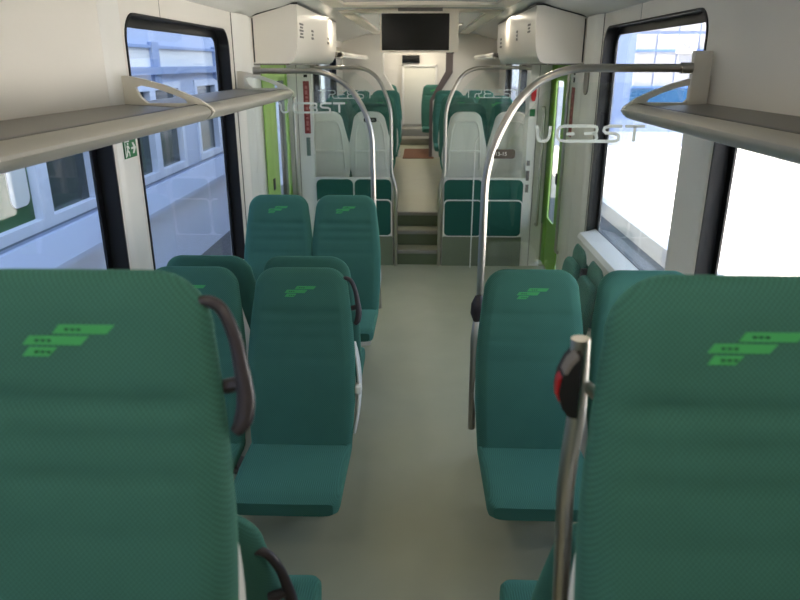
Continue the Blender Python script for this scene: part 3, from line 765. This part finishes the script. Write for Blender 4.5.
# ------------------------------------------------------------ far racks, gangway and next carriage
def far_rack(s, y0, y1, label):
    t = empty('luggage_rack', (s * W, y0, 2.1), label=label, cat='luggage rack', group='overhead luggage racks')
    ch(t, MB().prism([(.88, 2.11), (.90, 2.14), (1.325, 2.16), (1.325, 2.13), (.92, 2.085)], [], lambda x, z, d: (s * x, d, z), y0, y1), 'shelf', 'rack_grey')
    ch(t, MB().prism([(.87, 2.12), (.89, 2.145), (.93, 2.145), (.95, 2.085), (.90, 2.08), (.875, 2.09)], [], lambda x, z, d: (s * x, d, z), y0, y1), 'front_profile', 'bracket')
    for yb in (y0 + .02, (y0 + y1) / 2, y1 - .02):
        ch(t, MB().prism([(1.325, 2.09), (1.325, 2.27), (1.2, 2.25), (1.0, 2.19), (.87, 2.125), (.88, 2.09)], [], lambda x, z, d: (s * x, d, z), yb - .012, yb + .012), 'bracket', 'bracket')
far_rack(-1, 8.1, 11.8, 'distant luggage rack beyond the left overhead cabinet')
far_rack(1, 8.75, 11.8, 'distant luggage rack beyond the right overhead cabinet')

mbL = MB().prism([(-1.43, ZF), (-.36, ZF), (-.36, 1.42), (-.47, 1.6), (-.64, 1.88), (-.64, 2.5), (-1.43, 2.5)], [], fXZ, 12.0, 12.35)
struct(mbL, 'wall_gangway_left', 'wall', smooth=0)
mbR = MB().prism([(1.43, ZF), (.20, ZF), (.20, 1.42), (.36, 1.6), (.53, 1.88), (.53, 2.5), (1.43, 2.5)], [], fXZ, 12.0, 12.35)
struct(mbR, 'wall_gangway_right', 'wall', smooth=0)
pts = [(.50, 11.98, 2.45), (.50, 11.98, 1.90), (.33, 11.98, 1.60), (.26, 11.98, 1.45), (.25, 11.98, ZF)]
tn += 1
struct(MB().prism([(.42, 2.48), (.42, 1.90), (.26, 1.62), (.155, 1.42), (.155, ZF), (.21, ZF), (.21, 1.42), (.36, 1.60), (.54, 1.88), (.54, 2.48)], [], fXZ, 11.96, 12.0), 'trim_%d' % tn, 'trim_brown', smooth=0)
# next carriage shell (turned a little to the left, as the train stands on a curve)
ox = -.17
struct(MB().box(-1.6 + ox, 1.5 + ox, 12.35, 16, ZF - .5, ZF), 'floor_next_carriage', 'floor_base', smooth=0)
hl = [rr(12.8, 14.2, 1.15, 2.15, .12)]
struct(MB().prism([(12.35, ZF), (15.6, ZF), (15.6, 2.5), (12.35, 2.5)], hl, lambda a, b, d: (-1.42 + ox - d, a, b), 0, .1), 'wall_next_left', 'wall')
struct(MB().prism([(12.35, ZF), (15.6, ZF), (15.6, 2.5), (12.35, 2.5)], hl, lambda a, b, d: (1.42 + ox + d, a, b), 0, .1), 'wall_next_right', 'wall')
struct(MB().box(-1.7, 1.5, 12.3, 15.7, 2.5, 2.7), 'ceiling_next_carriage', 'ceiling', smooth=0)
struct(MB().box(-1.7, 1.5, 15.2, 15.3, ZF, 2.5), 'wall_far_end', 'wall', smooth=0)
d = empty('door_3', (-.12, 15.2, ZF), kind='structure')
ch(d, MB().box(-.36, .30, 15.16, 15.2, ZF + .3, 1.96, .01), 'door_leaf', 'door_end')
ch(d, MB().box(-.41, -.36, 15.13, 15.2, ZF + .3, 2.0, .005).box(.30, .35, 15.13, 15.2, ZF + .3, 2.0, .005).box(-.41, .35, 15.13, 15.2, 1.96, 2.0, .005), 'door_frame', 'white_panel')
o = MB().box(-.40, -.03, 15.12, 15.19, 2.035, 2.19, .006).build('end_display', 'screen_black'); tag(o, 'small black display above the distant end door', 'display')
t = empty('far_step_pair', (-.1, 13.5, ZF), label='two shallow steps at the far end of the aisle, past the gangway', cat='steps')
ch(t, MB().box(-.42, .20, 13.95, 14.5, ZF, ZF + .12, .004), 'step', 'nosing'); ch(t, MB().box(-.42, .20, 14.5, 15.16, ZF, ZF + .27, .004), 'step', 'nosing')

# ------------------------------------------------------------ outside
o = struct(MB().box(-60, 60, -40, 90, -1.25, -1.05), 'ground', 'ballast', smooth=0)
o = MB().box(3.9, 60, -30, 24.5, -1.05, -.75).build('paved_yard', 'concrete', smooth=0); tag(o, kind='structure')  # edge set at the train's shadow line; darker ballast strip stands in for shade
o = MB().box(3.0, 60, 24.5, 90, -1.05, -.75).build('road', 'asphalt', smooth=0); tag(o, kind='structure')
for x in (2.25, ):
    r_ = MB().box(x - .035, x + .035, -20, 60, -1.05, -.88).build('track_rail', 'rail_steel', smooth=0); tag(r_, 'steel rail running beside the train, seen low in the right window', 'rail')
# facade right, standing across the far end of the yard
FY = 30.0
t = empty('block_building', (12, FY, -.75), label='pale block-walled building with blue bands seen through the right window', cat='building')
ch(t, MB().box(7.2, 40, FY, FY + 5, -.75, 9), 'wall', 'facade_blue', smooth=0)
mb = MB()
for r in range(8):
    for c in range(24):
        xa = 8.85 + c * .86; mb.box(xa + .03, xa + .83, FY - .05, FY, 1.12 + r * .72, 1.12 + r * .72 + (.66 if r % 2 else .60), .02, 1)
tag(ch(t, mb, 'wall_block', 'facade_cream', smooth=0), 'cream blocks')
mb = MB()
for r in range(5): mb.box(8.85, 40, FY - .07, FY, 1.12 + r * 1.44 - .07, 1.12 + r * 1.44 + .02)
ch(t, mb, 'blue_band', 'facade_band', smooth=0)
ch(t, MB().box(8.85, 40, FY - .08, FY, .36, 1.02), 'teal_base', 'teal_band', smooth=0)
sg = empty('number_sign', (10.9, FY - .1, 2.4), label='white sign reading 747 on the block building', cat='sign')
ch(sg, MB().box(10.50, 11.32, FY - .13, FY - .09, 2.42, 3.04), 'board', 'sign_white', smooth=0)
textmesh('747', .34, 'ink', (10.98, FY - .14, 2.66), (pi / 2, 0, 0), sg, 'sign_number', .004)

# shed left
t = empty('glazed_building', (-4.2, 6, -1.05), label='pale blue building with white framed windows seen through the left windows', cat='building')
LX = -3.7
zW0, zW1 = .53, 1.72
cells = []
for k in range(-2, 4):
    cells += [(5.30 + 3.05 * k, 6.42 + 3.05 * k), (6.52 + 3.05 * k, 7.56 + 3.05 * k)]
cells = [c for c in cells if c[0] > -.9]
hs = [[(a, zW0), (b, zW0), (b, zW1), (a, zW1)] for a, b in cells]
ch(t, MB().prism([(-8, -1.05), (22, -1.05), (22, 6.4), (-8, 6.4)], hs, lambda a, b, d: (LX - d, a, b), 0, .25), 'wall', 'shed_wall', smooth=0)  # wall raised above the view to keep the sun out of the carriage
for i, (a, b) in enumerate(cells):
    fr_ = ch(t, MB().prism([(a - .05, zW0 - .05), (b + .05, zW0 - .05), (b + .05, zW1 + .05), (a - .05, zW1 + .05)], [[(a + .05, zW0 + .05), (b - .05, zW0 + .05), (b - .05, zW1 - .05), (a + .05, zW1 - .05)]], lambda p, q, d: (LX - d, p, q), -.03, .08), 'window_frame', 'shed_frame', smooth=0)
    gi = abs(a - 5.30) < .1
    pn_ = MB().box(LX - .08, LX - .06, a, b, zW0, zW1).build('pane', 'shed_reflect_green' if gi else 'shed_dark', fr_, smooth=0)
    if gi: MB().prism(rr(6.02, 6.33, .74, 1.6, .09, 6), [], lambda p, q, d: (LX - d, p, q), .05, .06).build('reflected_opening', 'sign_white', pn_, smooth=0)  # white rounded shape stands in for a reflection in the pane
ch(t, MB().prism([(LX, .42), (LX + .05, .42), (LX + .16, .14), (LX + .16, .08), (LX, .08)], [], lambda a, b, d: (a, d, b), -8, 22), 'ledge', 'shed_wall', smooth=0)
ch(t, MB().box(LX, LX + .02, -8, 22, .455, .475), 'sill_line', 'shed_ledge', smooth=0)
ch(t, MB().box(LX, LX + .10, -8, 22, 1.88, 1.98).box(LX, LX + .05, -8, 22, 2.22, 2.26), 'beam', 'shed_beam', smooth=0)
ch(t, MB().box(LX, LX + .015, -8, 22, 1.98, 2.22), 'white_band', 'sign_white', smooth=0)
mb = MB()
for k in range(8): mb.box(LX, LX + .06, -2 + 2.9 * k, -1.75 + 2.9 * k, 1.75, 2.3)
ch(t, mb, 'pilaster', 'shed_beam', smooth=0)
ch(t, MB().box(LX - 2, LX + .9, -8, 22, 6.4, 6.6), 'added_roof_edge', 'shed_wall', smooth=0)  # unseen overhang, added with the raised wall to block the sun

# ------------------------------------------------------------ light, world, camera
w = bpy.data.worlds.new('World'); S.world = w; w.use_nodes = True
nt = w.node_tree; bg = nt.nodes['Background']
tc = nt.nodes.new('ShaderNodeTexCoord'); sp = nt.nodes.new('ShaderNodeSeparateXYZ'); cr = nt.nodes.new('ShaderNodeValToRGB')
nt.links.new(tc.outputs['Generated'], sp.inputs[0]); nt.links.new(sp.outputs['Z'], cr.inputs[0]); nt.links.new(cr.outputs[0], bg.inputs[0])
cr.color_ramp.elements[0].position = 0.0; cr.color_ramp.elements[0].color = (.80, .88, 1.0, 1)
cr.color_ramp.elements[1].position = .7; cr.color_ramp.elements[1].color = (.56, .70, .98, 1)
bg.inputs[1].default_value = 1.35
sun = bpy.data.lights.new('sun', 'SUN'); sun.energy = 11.0; sun.angle = R(.6); sun.color = (1, .90, .76)
so = bpy.data.objects.new('sun', sun); COL.objects.link(so)
so.rotation_euler = Vector((-.60, -.13, .80)).to_track_quat('Z', 'Y').to_euler()

cam = bpy.data.cameras.new('camera'); co = bpy.data.objects.new('camera', cam); COL.objects.link(co)
co.location = (.02, 0, 2.02); th = 19.4
co.rotation_euler = (R(90 - th), 0, math.atan(22 * cos(R(th)) / 671))
cam.lens = 671 / 800 * 36; cam.sensor_width = 36; cam.sensor_fit = 'HORIZONTAL'; cam.clip_start = .02
cam.dof.use_dof = True; cam.dof.focus_distance = 3.3; cam.dof.aperture_fstop = 4.0
S.camera = co
S.view_settings.view_transform = 'Standard'; S.view_settings.look = 'None'; S.view_settings.gamma = 1
S.view_settings.exposure = 1.3
S.cycles.max_bounces = 10; S.cycles.diffuse_bounces = 6; S.cycles.transparent_max_bounces = 24
S.cycles.sample_clamp_indirect = 6
